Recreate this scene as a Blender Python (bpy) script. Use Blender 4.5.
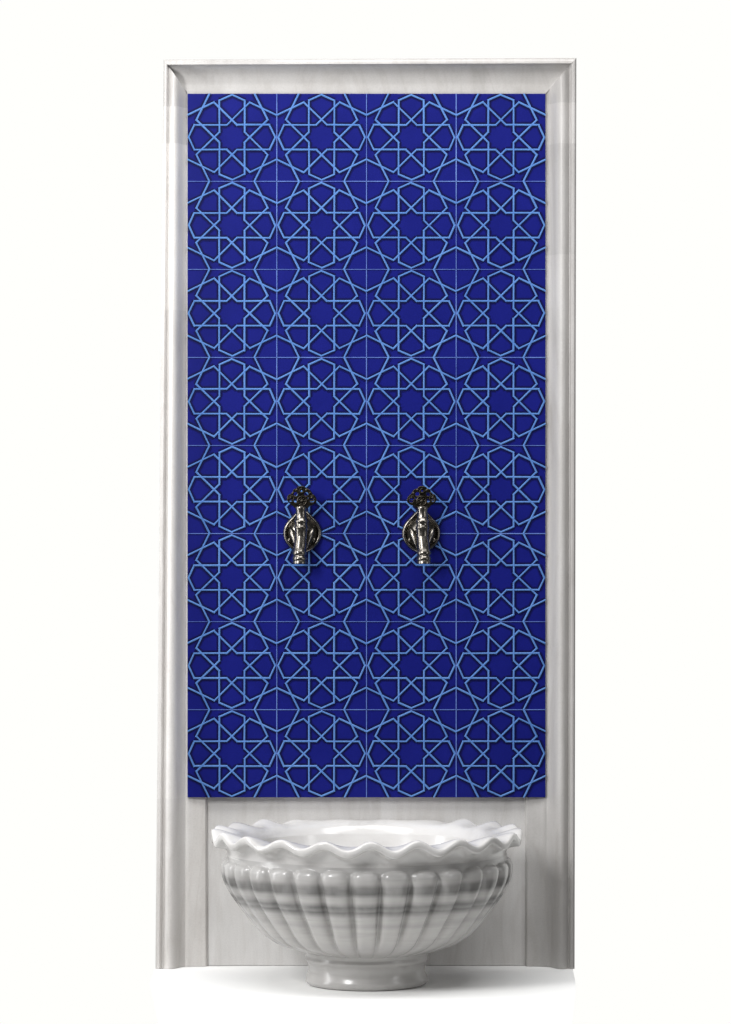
import bpy, bmesh, math, random
from mathutils import Vector, Matrix
random.seed(4)
R = math.radians
for o in list(bpy.data.objects): bpy.data.objects.remove(o)
SC = bpy.context.scene
S = 0.00223           # metres per unit of the measured drawing (20 cm tiles)
FLOOR = 454.0         # drawing units from eye level down to the floor
EYE = FLOOR * S

# ---------------------------------------------------------------- camera
cd = bpy.data.cameras.new('camera'); cam = bpy.data.objects.new('camera', cd)
SC.collection.objects.link(cam); SC.camera = cam
cam.location = (0, -3600 * S, EYE); cam.rotation_euler = (R(90), 0, 0)
cd.sensor_fit = 'VERTICAL'; cd.sensor_height = 36; cd.lens = 36 * 3600 / 1024
cd.clip_end = 500
SC.view_settings.view_transform = 'Standard'; SC.view_settings.look = 'None'
SC.view_settings.exposure = 0; SC.view_settings.gamma = 1

# ---------------------------------------------------------------- world: white backdrop behind, dome dimmed on the camera side to shape the light
w = bpy.data.worlds.new('World'); SC.world = w; w.use_nodes = True
nt = w.node_tree; bg = nt.nodes['Background']
tc = nt.nodes.new('ShaderNodeTexCoord'); sp = nt.nodes.new('ShaderNodeSeparateXYZ')
nt.links.new(tc.outputs['Generated'], sp.inputs[0])
mr = nt.nodes.new('ShaderNodeMapRange'); mr.interpolation_type = 'SMOOTHSTEP'
mr.inputs['From Min'].default_value = 0.2; mr.inputs['From Max'].default_value = 0.7
mr.inputs['To Min'].default_value = 0.06; mr.inputs['To Max'].default_value = 1.0
nt.links.new(sp.outputs['Y'], mr.inputs['Value'])
nt.links.new(mr.outputs[0], bg.inputs['Strength'])
bg.inputs['Color'].default_value = (1, 1, 0.975, 1)

# ---------------------------------------------------------------- lamps
def area(name, loc, target, sx, sy, power, col=(1, 1, 1)):
    l = bpy.data.lights.new(name, 'AREA'); l.shape = 'RECTANGLE'; l.size = sx; l.size_y = sy
    l.energy = power; l.color = col
    o = bpy.data.objects.new(name, l); SC.collection.objects.link(o)
    o.location = loc
    o.rotation_euler = (Vector(target) - Vector(loc)).to_track_quat('-Z', 'Y').to_euler()
    return o
area('key_softbox', (-1.75, -2.5, 1.95), (0, 0, 0.75), 0.5, 1.0, 63)
area('side_strip', (-1.9, -0.62, 1.0), (0, -0.1, 0.9), 0.25, 2.0, 20)  # unseen strip lamp, added to brighten the left moulding
area('top_softbox', (0.0, -1.5, 3.2), (0, -0.5, 0), 3.2, 1.2, 92)
area('rim_softbox', (2.3, -1.7, 1.0), (0, -0.1, 0.5), 0.3, 1.4, 8)

# ---------------------------------------------------------------- materials
class NT:
    def __init__(s, name):
        s.m = bpy.data.materials.new(name); s.m.use_nodes = True
        s.t = s.m.node_tree; s.b = s.t.nodes['Principled BSDF']
    def n(s, typ, **kw):
        nd = s.t.nodes.new(typ)
        for k, v in kw.items():
            if hasattr(nd, k): setattr(nd, k, v)
        return nd
    def l(s, a, b): s.t.links.new(a, b)
    def obj(s, scale=(1, 1, 1)):
        tc = s.n('ShaderNodeTexCoord'); mp = s.n('ShaderNodeMapping'); mp.inputs['Scale'].default_value = scale
        s.l(tc.outputs['Object'], mp.inputs['Vector']); return mp.outputs[0]
    def noise(s, vec, scale, detail=4, rough=.55, dist=0):
        nd = s.n('ShaderNodeTexNoise'); nd.inputs['Scale'].default_value = scale; nd.inputs['Detail'].default_value = detail
        nd.inputs['Roughness'].default_value = rough; nd.inputs['Distortion'].default_value = dist
        s.l(vec, nd.inputs['Vector']); return nd.outputs['Fac']
    def ramp(s, fac, stops):
        nd = s.n('ShaderNodeValToRGB'); e = nd.color_ramp.elements
        while len(e) > 1: e.remove(e[-1])
        for i, (p, c) in enumerate(stops):
            el = e[0] if i == 0 else e.new(p)
            el.position = p; c = c if len(c) == 4 else (*c, 1); el.color = c
        s.l(fac, nd.inputs[0]); return nd.outputs[0]
    def mix(s, fac, a, b, mode='MIX'):
        nd = s.n('ShaderNodeMix', data_type='RGBA', blend_type=mode)
        for sock, v in ((nd.inputs[0], fac), (nd.inputs[6], a), (nd.inputs[7], b)):
            if hasattr(v, 'is_linked'): s.l(v, sock)
            else: sock.default_value = v if isinstance(v, (int, float)) else ((*v, 1) if len(v) == 3 else v)
        return nd.outputs[2]
    def bump(s, h, strength, dist):
        nd = s.n('ShaderNodeBump'); nd.inputs['Strength'].default_value = strength; nd.inputs['Distance'].default_value = dist
        s.l(h, nd.inputs['Height']); s.l(nd.outputs[0], s.b.inputs['Normal'])
g = lambda v, t=0.0: (v, v * (1 - t * .5), v * (1 - t))

def marble_panel(name='streaked_grey_marble', tones=None, streak=1.0):
    k = NT(name)
    a = k.noise(k.obj((22, 22, 1.0)), 1, 5, .6, .3)
    b = k.noise(k.obj((1, 1, .45)), 13, 5, .55, .3)
    c = k.noise(k.obj((4, 4, 1.6)), 1, 4, .55, .8)
    v = k.noise(k.obj((9, 9, 1.3)), 1, 3, .5, 2.2)
    col = k.ramp(a, [(.28, g(.50, .06)), (.45, g(.60, .04)), (.6, g(.66, .03)), (.8, g(.56, .07))])
    col = k.mix(1 - streak, col, g(.53, .04))
    col = k.mix(.55, col, k.ramp(b, [(.3, g(.52, .05)), (.5, g(.62, .04)), (.7, g(.67, .03))]))
    col = k.mix(1, col, k.ramp(c, [(.3, g(.86, .02)), (.62, g(1.0))]), 'MULTIPLY')
    col = k.mix(.3, col, k.ramp(v, [(.44, g(1)), (.485, g(.84, .04)), (.5, g(.80, .05)), (.52, g(.9, .03)), (.57, g(1))]), 'MULTIPLY')
    sp = k.noise(k.obj((1, 1, 1)), 320, 2)
    col = k.mix(1, col, k.ramp(sp, [(.3, g(.93)), (.6, g(1.0))]), 'MULTIPLY')
    if tones:   # stacked blocks of slightly different stone: (height, tone)
        tcn = k.n('ShaderNodeTexCoord'); sep = k.n('ShaderNodeSeparateXYZ'); k.l(tcn.outputs['Object'], sep.inputs[0])
        mr = k.n('ShaderNodeMapRange'); mr.inputs['From Max'].default_value = 2.1; k.l(sep.outputs['Z'], mr.inputs['Value'])
        ra = k.ramp(mr.outputs[0], [(zz / 2.1, g(t, .02)) for zz, t in tones]); ra.node.color_ramp.interpolation = 'CONSTANT'
        col = k.mix(1, col, ra, 'MULTIPLY')
    k.l(col, k.b.inputs['Base Color'])
    ro = k.n('ShaderNodeMapRange'); ro.inputs['To Min'].default_value = .28; ro.inputs['To Max'].default_value = .5
    k.l(b, ro.inputs['Value']); k.l(ro.outputs[0], k.b.inputs['Roughness'])
    k.bump(k.noise(k.obj((1, 1, 1)), 120, 4), .12, .001)
    return k.m
def marble_basin():
    k = NT('banded_white_marble')
    tcn = k.n('ShaderNodeTexCoord'); sep = k.n('ShaderNodeSeparateXYZ'); k.l(tcn.outputs['Object'], sep.inputs[0])
    ns = k.noise(k.obj((5, 5, 12)), 1, 4, .5)
    ad = k.n('ShaderNodeMath', operation='MULTIPLY_ADD'); ad.inputs[1].default_value = .008; k.l(ns, ad.inputs[0]); k.l(sep.outputs['Z'], ad.inputs[2])
    mr = k.n('ShaderNodeMapRange'); mr.inputs['From Min'].default_value = 0.004; mr.inputs['From Max'].default_value = .004 + 144 * S
    k.l(ad.outputs[0], mr.inputs['Value'])
    z = lambda d: (454 - d) / 144.0
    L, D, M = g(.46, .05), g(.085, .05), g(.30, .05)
    band = k.ramp(mr.outputs[0], [(0, L), (z(421), L), (z(410), g(.40, .04)), (z(400), L), (z(390), L), (z(386), g(.36, .04)), (z(381), L), (z(377), g(.42, .04)), (z(372), D), (z(370), g(.20,.04)), (z(367), D), (z(362), L), (z(358), g(.42, .04)), (z(354), D), (z(348), g(.18, .05)), (z(344), L), (z(338), g(.56, .03)), (1, g(.56, .03))])  # grey bands; rib heads lighter, light from above put into the colour
    mask = k.ramp(k.noise(k.obj((22, 22, 6)), 1, 3, .5), [(.32, (.62, .62, .62)), (.58, (1, 1, 1))])
    fine = k.ramp(k.noise(k.obj((6, 6, 90)), 1, 4, .6, .4), [(.3, g(.34, .04)), (.5, g(.50, .04)), (.7, g(.54, .04))])
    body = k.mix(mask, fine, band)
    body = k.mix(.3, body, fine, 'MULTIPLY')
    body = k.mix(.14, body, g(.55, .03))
    k.l(body, k.b.inputs['Base Color'])
    k.b.inputs['Roughness'].default_value = .23
    k.b.inputs['Subsurface Weight'].default_value = .05; k.b.inputs['Subsurface Radius'].default_value = (.01, .009, .008)
    k.bump(k.noise(k.obj((1, 1, 1)), 150, 4), .08, .0012)
    return k.m
def marble_white():
    k = NT('polished_white_marble')
    f = k.ramp(k.noise(k.obj((6, 6, 14)), 1, 5, .6, .8), [(.3, g(.48, .05)), (.5, g(.62, .04)), (.7, g(.66, .03))])
    k.l(f, k.b.inputs['Base Color']); k.b.inputs['Roughness'].default_value = .18
    k.b.inputs['Subsurface Weight'].default_value = .05; k.b.inputs['Subsurface Radius'].default_value = (.01, .009, .008)
    k.bump(k.noise(k.obj((1, 1, 1)), 120, 4), .08, .0012)
    return k.m
def glaze(name, dark, light, rough=.3, scale=14, bump=.12):
    k = NT(name)
    f = k.ramp(k.noise(k.obj((1, 1, 1)), scale, 5, .6), [(.3, dark), (.7, light)])
    sp = k.noise(k.obj((1, 1, 1)), 420, 2)
    f = k.mix(.18, f, k.ramp(sp, [(.35, tuple(c * .6 for c in dark)), (.65, tuple(c * 1.35 for c in light))]))
    k.l(f, k.b.inputs['Base Color']); k.b.inputs['Roughness'].default_value = rough
    k.b.inputs['Specular IOR Level'].default_value = .16
    k.bump(k.noise(k.obj((1, 1, 1)), 60, 3), bump, .001)
    return k.m
def metal(name, c1, c2, rough, metallic=1):
    k = NT(name)
    n = k.noise(k.obj((1, 1, 1)), 130, 4, .6)
    k.l(k.ramp(n, [(.35, c1), (.65, c2)]), k.b.inputs['Base Color'])
    k.b.inputs['Metallic'].default_value = metallic; k.b.inputs['Roughness'].default_value = rough
    k.bump(n, .12, .0008)
    return k.m
def plain(name, c, rough):
    k = NT(name)
    k.l(k.ramp(k.noise(k.obj((1, 1, 1)), 3, 3), [(.3, tuple(x * .985 for x in c)), (.7, c)]), k.b.inputs['Base Color'])
    k.b.inputs['Roughness'].default_value = rough; return k.m
ZP = lambda py: (454 - (py - 512) * .992) * S
M_left = marble_panel('jamb_marble_lit', [(0, 1.04), (ZP(800), 1.10), (ZP(310), 1.2), (ZP(146), 1.02), (ZP(107), .86)], .8)  # block tones raised overall: the lit left side is put into the colour
M_right = marble_panel('jamb_marble_shaded', [(0, .76), (ZP(255), .69), (ZP(146), .76), (ZP(105), .66)], .8)  # block tones lowered overall: right-hand shade is put into the colour
M_top = marble_panel('lintel_marble', [(0, .88)], .1)
M_panel, M_basin, M_white = marble_panel(), marble_basin(), marble_white()
M_blue = glaze('cobalt_blue_glaze', (.0050, .0075, .122), (.0070, .0098, .150), .34)
M_mid = glaze('deep_blue_glaze', (.0042, .0055, .068), (.0055, .007, .085), .34)
M_navy = glaze('navy_outline_glaze', (.003, .003, .030), (.004, .004, .045), .34)
M_line = glaze('light_blue_line_glaze', (.062, .158, .42), (.098, .215, .50), .35, 9)
M_grout = glaze('pale_blue_grout', (.03, .05, .27), (.14, .23, .55), .8, 7, .3)
M_nickel = metal('aged_nickel', (.15, .138, .12), (.27, .25, .225), .27)
M_dark = metal('blackened_bronze', (.018, .016, .013), (.07, .062, .05), .3)
M_floor = plain('white_studio_sheet', (.95, .95, .94), .8)

# ---------------------------------------------------------------- mesh helpers (drawing units: x right, d out of the wall, y down from eye level)
def W(x, d, y): return Vector((x * S, -d * S, (FLOOR - y) * S))
def link(name, bm, mat, parent=None, smooth=True, merge=1e-6, recalc=True):
    if merge: bmesh.ops.remove_doubles(bm, verts=bm.verts, dist=merge)
    if recalc: bmesh.ops.recalc_face_normals(bm, faces=bm.faces)
    me = bpy.data.meshes.new(name); bm.to_mesh(me); bm.free()
    me.materials.append(mat)
    for p in me.polygons: p.use_smooth = smooth
    o = bpy.data.objects.new(name, me); SC.collection.objects.link(o)
    if parent:
        o.parent = parent; 
    return o
def thing(name, loc, label, cat, group=None):
    o = bpy.data.objects.new(name, None); SC.collection.objects.link(o)
    o.location = loc; o['label'] = label; o['category'] = cat; o.empty_display_size = .1
    if group: o['group'] = group
    return o
def grid(bm, rows, close_u=False, close_v=False):
    vs = [[bm.verts.new(p) for p in r] for r in rows]
    nr, nc = len(vs), len(vs[0])
    for i in range(nr if close_v else nr - 1):
        for j in range(nc if close_u else nc - 1):
            a, b = vs[i], vs[(i + 1) % nr]
            try: bm.faces.new((a[j], a[(j + 1) % nc], b[(j + 1) % nc], b[j]))
            except ValueError: pass
    return vs
def cap(bm, loop):
    try: bm.faces.new(loop)
    except ValueError: pass
def box(bm, a, b, bev=0):
    m = Matrix.Translation((Vector(a) + Vector(b)) / 2) @ Matrix.Diagonal([abs(b[i] - a[i]) for i in range(3)] + [1])
    r = bmesh.ops.create_cube(bm, size=1, matrix=m)
    if bev:
        es = list({e for v in r['verts'] for e in v.link_edges})
        bmesh.ops.bevel(bm, geom=es, offset=bev, segments=2, affect='EDGES', profile=.5)
def autosmooth(o, ang=35):
    me = o.data
    me.set_sharp_from_angle(angle=R(ang))

# ---------------------------------------------------------------- floor
bm = bmesh.new(); grid(bm, [[(-.40, -1.0, 0), (.40, -1.0, 0)], [(-.462, -.3, 0), (.452, -.3, 0)], [(-.468, .05, 0), (.462, .05, 0)]])
fl = link('floor', bm, M_floor, smooth=False); fl['kind'] = 'structure'

# ---------------------------------------------------------------- marble surround
panel = thing('marble_wall_panel', (0, 0, 0), 'tall marble surround with moulded frame around blue star patterned tiles behind the basin', 'wall panel')
OUT = dict(BL=(-208.8, 453.7), TL=(-200.6, -449.6), TR=(209.6, -451.2), BR=(207.8, 453.7))
TX0, TX1, TY0, TY1 = -177.9, 179.9, -417.6, 285.0
INN = dict(BL=(TX0 - .6, 453.7), TL=(TX0 + .6, TY0), TR=(TX1, TY0), BR=(TX1 - .6, 453.7))
prof = [(0, -22), (0, 27), (.6, 29), (2, 30.4), (4.2, 30.4), (5.4, 29.2), (5.9, 27), (6.6, 25.6), (7.6, 25.2), (8.6, 26.4), (10, 28.6), (12, 30.6), (14.2, 31.5), (16.5, 31), (18.6, 29.3), (20.8, 26.3), (22.8, 22.2), (24.6, 17.6), (26.6, 13.4), (28.8, 10.2), (31, 8.2), (33, 7.1), (36, 6.2), (39, 5.4), (41, 5.2), (42, 5.0), (46, 4.8), (52.6, 4.6), (54, 3.2), (54.8, .6), (54.8, -22)]
def TOPH(u, h):
    k = [(0, 27), (4.2, 27), (5.4, 25.5), (5.9, 23), (6.6, 20), (8.6, 17), (12, 14.2), (16.5, 12.2), (22.8, 10), (31, 8.5), (33, 7.8), (36, 6.2)]
    if u > 36 or h < 0: return h
    if u <= 4.2: return h
    for (a, x), (b, y) in zip(k, k[1:]):
        if u <= b: return x + (y - x) * (u - a) / (b - a)
    return h
def moulding(name, A, B, n, mat):
    bm = bmesh.new(); rows = []
    for i in range(n + 1):
        t = i / n; row = []
        for u, h in prof:
            q = u / 32.5
            pa = [OUT[A][k] + q * (INN[A][k] - OUT[A][k]) for k in (0, 1)]
            pb = [OUT[B][k] + q * (INN[B][k] - OUT[B][k]) for k in (0, 1)]
            if A in ('BL', 'BR'): pa[1] = 453.7
            if B in ('BL', 'BR'): pb[1] = 453.7
            x = pa[0] + (pb[0] - pa[0]) * t; y = pa[1] + (pb[1] - pa[1]) * t
            hh = h * .84 if h > 8 else h
            if name == 'top_moulding': hh = TOPH(u, hh)
            row.append(W(x, hh, y))
        rows.append(row)
    vs = grid(bm, rows, close_u=True)
    cap(bm, vs[0]); cap(bm, vs[-1])
    o = link(name, bm, mat, panel); autosmooth(o, 40); return o
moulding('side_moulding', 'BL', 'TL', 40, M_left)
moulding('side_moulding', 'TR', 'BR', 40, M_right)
moulding('top_moulding', 'TL', 'TR', 20, M_top)
bm = bmesh.new(); box(bm, W(-198, 0, 453.6), W(200, -20, -442), .0006)
link('back_slab', bm, M_panel, panel, smooth=False)

# tile field: 4 x 8 tiles
NX, NY = 4, 8; TW, TH = (TX1 - TX0) / NX, (TY1 - TY0) / NY
bm = bmesh.new()
for i in range(NX):
    for j in range(NY):
        gx = .35
        # bed heights differ a hair from tile to tile, as hand-set tiles do
        h = 11.7 + random.uniform(-.12, .12)
        bm2 = bmesh.new()
        box(bm2, W(TX0 + i * TW + gx, h, TY0 + j * TH + gx), W(TX0 + (i + 1) * TW - gx, 1.0, TY0 + (j + 1) * TH - gx), .0007)
        me = bpy.data.meshes.new('t'); bm2.to_mesh(me); bm2.free(); bm.from_mesh(me); bpy.data.meshes.remove(me)
tiles = link('tile_panel', bm, M_blue, panel, smooth=False, merge=0)
bm = bmesh.new(); box(bm, W(TX0 + .5, 11.3, TY0 + .5), W(TX1 - .5, 1.5, TY1 - .5))
for i in range(1, NX):
    for j in range(NY):   # joint bead beside each tile, uneven in width and fullness
        hw = random.uniform(.38, .52); hh = 12.55 + random.uniform(-.12, .1)
        box(bm, W(TX0 + i * TW - hw, hh, TY0 + j * TH + .42), W(TX0 + i * TW + hw, 11.0, TY0 + (j + 1) * TH - .42), .0002)
for j in range(1, NY):
    for i in range(NX):
        hw = random.uniform(.34, .46) if j % 2 else random.uniform(.26, .34); hh = 12.5 + random.uniform(-.12, .1)
        box(bm, W(TX0 + i * TW + .2, hh, TY0 + j * TH - hw), W(TX0 + (i + 1) * TW - .2, 11.0, TY0 + j * TH + hw), .0002)
tiles.location.y = 2.6 * S
link('grout', bm, M_grout, tiles, smooth=False)

# star pattern strands of one tile, in tile units about the centre
def rot(p, k): a = R(45 * k); c, s = math.cos(a), math.sin(a); return (p[0] * c - p[1] * s, p[0] * s + p[1] * c)
segs = []
sh, top, low = .1405, -.420, -.0582
for k in range(8):
    for sx in (1, -1):
        segs.append((rot((sx * sh, top), k), rot((sx * sh, low), k)))
        if k % 2 == 0: segs.append((rot((sx * sh, top), k), rot((0, -.4835), k)))
for sx in (1, -1):
    for sy in (1, -1):
        segs.append(((sx * .3985, sy * .198), (sx * .252, sy * .497)))
        segs.append(((sx * .198, sy * .3985), (sx * .497, sy * .252)))
def strip(bm, a, b, w, h0, h1, ext):
    ax, ay = a; bx, by = b
    L = math.hypot(bx - ax, by - ay); ux, uy = (bx - ax) / L, (by - ay) / L
    ax -= ux * ext; ay -= uy * ext; bx += ux * ext; by += uy * ext
    nx, ny = -uy, ux
    if h0 is None: sec = [(-w / 2, h1), (w / 2, h1)]
    else: sec = [(-w / 2, h0), (-w * .36, h0 + (h1 - h0) * .75), (-w * .14, h1), (w * .14, h1), (w * .36, h0 + (h1 - h0) * .75), (w / 2, h0)]
    rows = [[W(px + nx * o, h, py + ny * o) for (o, h) in sec] for (px, py) in ((ax, ay), (bx, by))]
    vs = grid(bm, rows)
    if h0 is not None:
        cap(bm, vs[0]); cap(bm, vs[1])
b_line, b_navy, b_mid = bmesh.new(), bmesh.new(), bmesh.new()
for i in range(NX):
    for j in range(NY):
        cx, cy = TX0 + (i + .5) * TW, TY0 + (j + .5) * TH
        for q, (a, b) in enumerate(segs):
            jit = lambda: random.uniform(-.22, .22)
            A = (cx + a[0] * TW + jit(), cy + a[1] * TH + jit()); B = (cx + b[0] * TW + jit(), cy + b[1] * TH + jit())
            ww = 2.3 + random.uniform(-.22, .22)
            strip(b_line, A, B, ww, 11.4, 12.85 + q * .006, ww * .28)
            strip(b_navy, A, B, ww + 1.9, None, 12.12 + q * .0045, .3)
            strip(b_mid, A, B, ww + 4.0, None, 11.9 + q * .0045, .0)
def clipb(bm):  # keep painted outlines inside the tile field
    x0, x1 = TX0 + .4, TX1 - .4; z0, z1 = (FLOOR - TY1 + .4) * S, (FLOOR - TY0 - .4) * S
    for co, no in (((x0 * S, 0, 0), (-1, 0, 0)), ((x1 * S, 0, 0), (1, 0, 0)), ((0, 0, z0), (0, 0, -1)), ((0, 0, z1), (0, 0, 1))):
        bmesh.ops.bisect_plane(bm, geom=bm.verts[:] + bm.edges[:] + bm.faces[:], plane_co=co, plane_no=no, clear_outer=True)
for b in (b_line, b_navy, b_mid): clipb(b)
link('relief_line', b_line, M_line, tiles, smooth=False, merge=0)
link('dark_outline', b_navy, M_navy, tiles, smooth=False, merge=0)
link('soft_outline', b_mid, M_mid, tiles, smooth=False, merge=0)

# ---------------------------------------------------------------- basin
DC = 136.0; CX = 1.2
basin = thing('marble_basin', W(CX, DC, FLOOR), 'round ribbed marble basin with wavy rim and short foot before the tiled panel', 'basin')
def smin(a, b, k):
    h = max(0, min(1, .5 + .5 * (b - a) / k)); return b + (a - b) * h - k * h * (1 - h)
def polar(r, th, y, back):
    x = r * math.sin(th); dd = r * math.cos(th)
    if back: dd = -smin(-dd, back, 10) if dd < 0 else dd
    return Vector((x * S, -dd * S, (FLOOR - y) * S))
NR = 30; PER = 18; NA = NR * PER; NW = 21
def backness(th):   # 1 on the straight back, 0 elsewhere
    c = -math.cos(th); return max(0, min(1, (c - .78) / .12))
RY = 308.0
def wave(th): 
    t = th - R(1.5)
    return math.cos(NW * t) * (1 - .9 * backness(th))
# rim: outer wavy lip, from inside edge over the lip and under to the neck
rim_prof = [(117, 12, 0, 119), (120, 6.8, .0, 120.5), (123.5, 3.2, .08, 122), (128, 1.4, .22, 123), (133, .5, .42, 124.5), (138, 0, .68, 127), (142, -.3, .88, 129), (145.6, -.4, .98, 131), (148, -.1, 1, 132), (149.3, .7, 1, 132.6), (149.7, 2.2, 1, 132.8), (149.7, 4.6, 1, 132.8), (149.3, 6.3, 1, 132.6), (148, 7.3, 1, 132), (145.6, 7.7, .98, 131), (142.5, 8.3, .9, 130.3), (139.5, 10, .65, 129.4), (137, 12.6, .35, 128.4), (135.2, 15.6, .12, 127.7), (134.4, 18.4, .03, 127.4), (134.6, 21.5, 0, 127.5)]
def ring(r, y, wz, back, scal=0):
    row = []
    for a in range(NA):
        th = 2 * math.pi * a / NA; wv = wave(th)
        sl = 0
        wob = .5 * math.sin(3 * th + 1) + .4 * math.sin(5 * th + 2)
        row.append(polar(r - sl * wv + .25 * wob, th, RY + y - 3.9 * wz * wv * (1 + .12 * math.sin(4 * th + .7)) + .35 * wob * wz, back))
    return row
bm = bmesh.new(); grid(bm, [ring(*p) for p in rim_prof], close_u=True)
rim = link('rim', bm, M_white, basin)
# inside of the bowl
bm = bmesh.new()
inn = [(117, 12, 0, 119), (115.5, 20, 0, 117), (113, 32, 0, 114), (108, 46, 0, 108), (99, 60, 0, 99), (84, 72, 0, 84), (60, 80, 0, 60), (30, 84, 0, 30), (7, 85, 0, 7)]
vs = grid(bm, [ring(*p) for p in inn], close_u=True); cap(bm, vs[-1])
link('inner_bowl', bm, M_white, basin)
# ribbed body
KP = [(328, 134.6), (331, 134.6), (334, 137.5), (337, 139.6), (341, 140.6), (346, 140.3), (352, 138.8), (360, 135.2), (368, 130.4), (378, 123.3), (388, 115.6), (398, 107.4), (406, 99.4), (412, 90.4), (416.5, 80), (419.5, 70), (421.8, 61)]
def rr(y):
    for (a, ra), (b, rb) in zip(KP, KP[1:]):
        if y <= b:
            t = (y - a) / (b - a); return ra + (rb - ra) * t
    return KP[-1][1]
ys = [328, 330, 331.5, 332.5, 333.3, 334, 334.7, 335.4, 336.2, 337, 338, 339, 340, 341.5, 343, 345, 348, 352, 356, 360, 364, 368, 373, 378, 383, 388, 393, 398, 402, 406, 409, 412, 414.3, 416.5, 418.2, 419.5, 420.7, 421.8]
def smooth_r(y): return (rr(y - 1.5 if y > 330 else y) + 2 * rr(y) + rr(y + 1.5)) / 4
rows = []
OFF = R(-.4)
for y in ys:
    row = []
    D = 13 if y < 385 else 13 - (y - 385) / (421.8 - 385) * 8.2
    for a in range(NA):
        th = 2 * math.pi * a / NA; ph = ((th - OFF) / (2 * math.pi / NR) + .5) % 1.0
        k = int(((th - OFF) / (2 * math.pi / NR) + .5)) % NR
        rnd = math.sin(k * 12.9898) * .5
        s = abs(2 * ph - 1)
        lat = max(0, 1 - s ** 3.3) ** .7
        y0 = 332.6 + .7 * rnd
        u = max(0, min(1, (y - y0 - 4.2 * s ** 3) / 6.2)); tp = math.sqrt(max(0, 1 - (1 - u) ** 2))
        base = 134.6 if y < 334 else smooth_r(y)
        if y <= 342:  # neck continues behind the rib heads
            neck = 134.6 - max(0, y - 334) * .25
            r = neck + (smooth_r(max(y, 341)) - neck) * lat * tp
        else:
            r = base - D * (1 - lat)
            if y < 350:
                neckr = 132.6; q = (y - 342) / 8; r0 = neckr + (base - neckr) * lat; r = r0 * (1 - q) + r * q
        row.append(polar(r + .15 * rnd, th, y, 128))
    rows.append(row)
bm = bmesh.new(); vs = grid(bm, rows, close_u=True); cap(bm, vs[-1])
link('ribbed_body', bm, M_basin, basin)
# foot
ft = [(58, 418), (60, 421.5), (59.8, 423), (58.6, 424.2), (58.3, 426), (59.3, 427.6), (59.5, 429.4), (58.6, 431), (57, 432), (56.3, 434.5), (56.1, 438), (56.5, 441.5), (57.4, 444.3), (58.5, 446.3), (59, 448.6), (58.7, 450.8), (57.4, 452.6), (55.4, 453.6), (52, 453.95), (1, 453.95)]
bm = bmesh.new()
vs = grid(bm, [[polar(r + .2 * math.sin(2 * math.tau * a / 96 + y), math.tau * a / 96, y, 0) for a in range(96)] for r, y in ft], close_u=True); cap(bm, vs[-1]); cap(bm, vs[0])
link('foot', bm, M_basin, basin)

# ---------------------------------------------------------------- taps
def V(x, d, z): return Vector((x * S, -d * S, z * S))
def lathe_z(bm, prof, x, d, n=28):    # prof (r, z)
    vs = grid(bm, [[V(x + r * math.cos(math.tau * a / n), d + r * math.sin(math.tau * a / n), z) for a in range(n)] for r, z in prof], close_u=True)
    cap(bm, vs[0]); cap(bm, vs[-1])
def tube(bm, pts, n=18):   # pts (x,d,z,r)
    P = [Vector(p[:3]) for p in pts]; rows = []
    for i, p in enumerate(P):
        t = (P[min(i + 1, len(P) - 1)] - P[max(i - 1, 0)]).normalized()
        s = Vector((1, 0, 0)); s = (s - t * s.dot(t)).normalized(); q = t.cross(s)
        rows.append([V(*(p + (s * math.cos(math.tau * a / n) + q * math.sin(math.tau * a / n)) * pts[i][3])) for a in range(n)])
    vs = grid(bm, rows, close_u=True); cap(bm, vs[0]); cap(bm, vs[-1])
def blob(bm, c, s, ang=0):
    m = Matrix.Translation(V(*c)) @ Matrix.Rotation(ang, 4, 'Y') @ Matrix.Diagonal((s[0] * S, s[1] * S, s[2] * S, 1))
    bmesh.ops.create_uvsphere(bm, u_segments=16, v_segments=10, radius=1, matrix=m)
def torus(bm, c, Rr, r, n=28, m=10, sx=1, sz=1):
    rows = [[V(c[0] + sx * (Rr + r * math.cos(math.tau * b / m)) * math.cos(math.tau * a / n), c[1] + r * math.sin(math.tau * b / m), c[2] + sz * (Rr + r * math.cos(math.tau * b / m)) * math.sin(math.tau * a / n)) for b in range(m)] for a in range(n)]
    grid(bm, rows, close_u=True, close_v=True)
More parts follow.
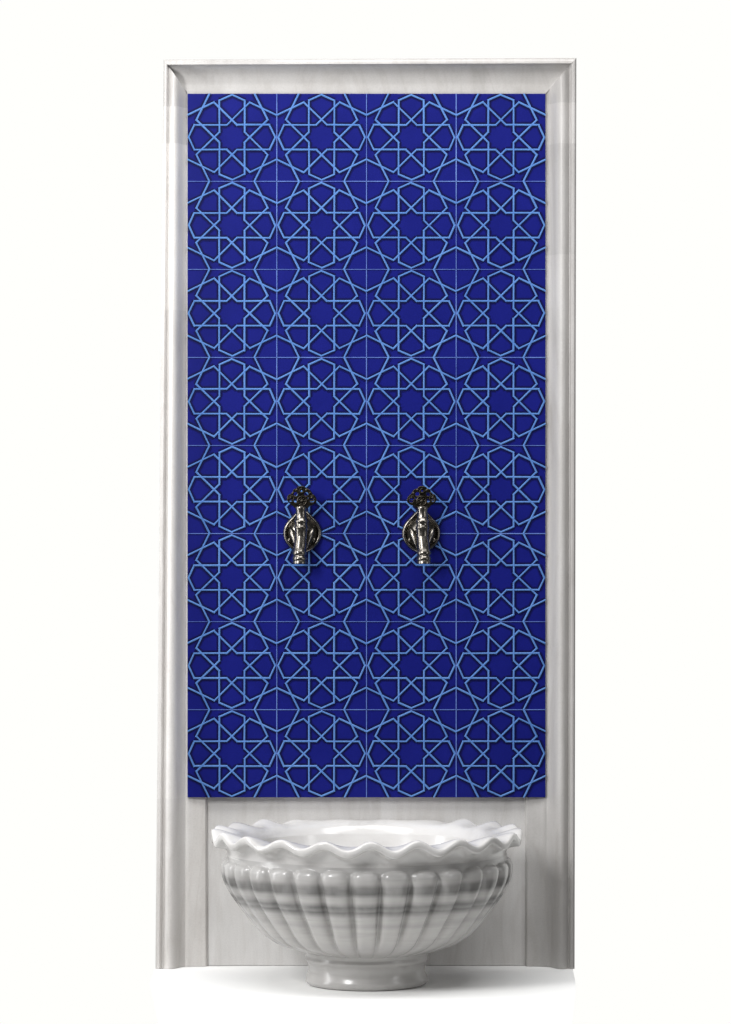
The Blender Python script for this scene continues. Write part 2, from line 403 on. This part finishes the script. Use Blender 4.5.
def make_tap(px, sg, label):
    root = thing('water_tap', W(px, 9.8, 21), label, 'tap', 'aged metal taps on the tiled panel')
    # plate: rounded, drawn up to a point under the handle
    def outl(a):
        c = math.cos(a); r = 18.6 + 5.2 * max(0, c) ** 12 + 1.4 * max(0, -c) ** 6
        return .7 * sg + r * math.sin(a) * 1.04, r * c
    pp = [(1.0, -.6), (1.0, 1.4), (.985, 2.6), (.95, 3.9), (.90, 4.6), (.85, 4.4), (.81, 3.3), (.78, 2.0), (.7, 1.4), (.5, 1.7), (.3, 3.4), (.12, 4.2)]
    bm = bmesh.new(); n = 72
    vs = grid(bm, [[V(outl(math.tau * a / n)[0] * s, h, outl(math.tau * a / n)[1] * s) for a in range(n)] for s, h in pp], close_u=True)
    cap(bm, vs[-1]); cap(bm, vs[0])
    plate = link('backplate', bm, M_nickel, root)
    bm = bmesh.new()
    for q in (-1, 1):
        tube(bm, [(q * 11.5, 3, 6, .6), (q * 10.8, 5, 3, 2.0), (q * 9.2, 6.5, -1, 2.6), (q * 7.2, 8, -6, 2.3), (q * 5.8, 9.5, -11, 1.5), (q * 5, 10, -15, .8)])
        blob(bm, (q * 4.6, 11, 4.2), (2.3, 2.6, 2.7))
        blob(bm, (q * 12.2, 3.2, -7), (1.5, 1.5, 2.2))
    link('leaf_ornament', bm, M_nickel, plate)
    bm = bmesh.new(); X = -1.0 * sg
    tube(bm, [(0, 0, 0, 8), (0, 6, 0, 6.5), (0, 12, 0, 5.6), (X * .5, 17, 0, 5.4)])
    lathe_z(bm, [(.5, -12), (5.2, -10), (5.9, -6), (6.1, 0), (6.3, 4), (6.9, 5), (6.9, 6.4), (6.1, 7.4), (6.0, 10.5), (6.6, 11.3), (6.6, 12.5), (5.8, 13.4), (5.2, 16.4), (4.9, 20), (5.2, 23), (5.9, 25), (5.4, 26.4), (3, 27), (.5, 27.2)], X * .4, 17)
    b = link('valve_body', bm, M_nickel, root); autosmooth(b, 50)
    bm = bmesh.new()
    tube(bm, [(X * .4, 17, -2, 5.6), (X * .8, 18.2, -8, 6.1), (X * 1.3, 19.2, -13, 6.3), (X * 1.7, 19.8, -17, 6.2), (X * 1.8, 20, -18, 6.9), (X * 1.8, 20, -20, 7.4), (X * 1.8, 20, -21.4, 6.9), (X * 1.8, 20, -22, 6.1), (X * 1.8, 20, -23, 6.3), (X * 1.8, 20, -24, 7.1), (X * 1.8, 20, -26.5, 7.2), (X * 1.8, 20, -27.2, 6.6), (X * 1.8, 20, -28, 6.9), (X * 1.8, 20, -30, 7), (X * 1.8, 20, -30.6, 6.2), (X * 1.8, 20, -30, 5), (X * 1.8, 20, -26, 4.8)], 24)
    b = link('spout', bm, M_nickel, root); autosmooth(b, 50)
    # pierced handle: a flat openwork fan, cast with raised rosette
    cu = bpy.data.curves.new('handle', 'CURVE'); cu.dimensions = '2D'; cu.fill_mode = 'BOTH'
    cu.extrude = 1.1 * S; cu.bevel_depth = .45 * S; cu.bevel_resolution = 1
    def spl(pts):
        s = cu.splines.new('POLY'); s.points.add(len(pts) - 1); s.use_cyclic_u = True
        for p, (x, z) in zip(s.points, pts): p.co = (x * S * sg, z * S, 0, 1)
    key = [(0, 23.6), (2.8, 24.2), (5.6, 26.6), (8, 28.8), (10.6, 30), (13, 31), (14.6, 33.2), (14.2, 36.2), (12.6, 38.8), (10.6, 40), (9.4, 42.4), (7.2, 44.8), (4.6, 45.4), (3, 47.2), (0, 47.9), (-3, 47.2), (-4.8, 45.4), (-7.4, 44.6), (-8.4, 42), (-10.2, 40.2), (-12.6, 39.2), (-13.8, 36.4), (-13.4, 33.6), (-11.2, 31.4), (-8.6, 29.2), (-5.8, 26.6), (-2.8, 24.2)]
    pts = []
    for i, p in enumerate(key):   # scalloped outline
        a, b_, c = key[i], key[(i + 1) % len(key)], None
        pts += [a, ((a[0] + b_[0]) / 2 + (a[0] + b_[0]) * .012, (a[1] + b_[1]) / 2 + ((a[1] + b_[1]) / 2 - 35) * .03)]
    spl(pts)
    for hx, hz, hr in ((-5.8, 40.3, 2.3), (4.8, 40.3, 2.3), (-5.4, 33.6, 2.3), (10.6, 34, 2.5), (-10.6, 34.2, 1.8), (6.4, 36.2, 1.1), (0, 43.4, 1.3)):
        spl([(hx + hr * 1.1 * math.cos(math.tau * a / 14), hz + hr * math.sin(math.tau * a / 14)) for a in range(14)])
    tmp = bpy.data.objects.new('tmp', cu); SC.collection.objects.link(tmp)
    dg = bpy.context.evaluated_depsgraph_get(); dg.update()
    me = bpy.data.meshes.new_from_object(tmp.evaluated_get(dg)); bpy.data.objects.remove(tmp)
    me.transform(Matrix.Translation((0, -17 * S, -1.5 * S)) @ Matrix.Rotation(R(90), 4, 'X'))
    me.name = 'handle'; me.materials.clear(); me.materials.append(M_dark)
    h = bpy.data.objects.new('handle', me); SC.collection.objects.link(h); h.parent = root
    bm = bmesh.new()
    torus(bm, (.5 * sg, 18.6, 33.4), 4.6, .9); blob(bm, (.5 * sg, 18.8, 33.4), (1.7, 1.2, 1.7))
    for k in range(7):
        a = math.tau * k / 7; blob(bm, (.5 * sg + 2.9 * math.cos(a), 18.6, 33.4 + 2.9 * math.sin(a)), (.85, .8, .85))
    for k in range(7):
        a = R(10 + 160 * k / 6); blob(bm, (10.6 * math.cos(a), 18.5, 35 + 10.4 * math.sin(a)), (1.3, .8, 1.3))
    torus(bm, (0, 18.4, 43.4), 2.1, .6, 16, 8)
    torus(bm, (-9.9 * sg, 18.4, 36.4), 2.4, .55, 16, 8); torus(bm, (9.9 * sg, 18.4, 36.0), 2.6, .55, 16, 8)
    bmesh.ops.translate(bm, verts=bm.verts, vec=(0, 0, -1.5 * S))
    link('rosette', bm, M_dark, h)
    return root
make_tap(-63.6, 1, 'left one of the two aged metal taps with dark pierced fan handle and round backplate')
make_tap(56.2, -1, 'right one of the two aged metal taps with dark pierced fan handle and round backplate')

SC.render.engine = 'CYCLES'
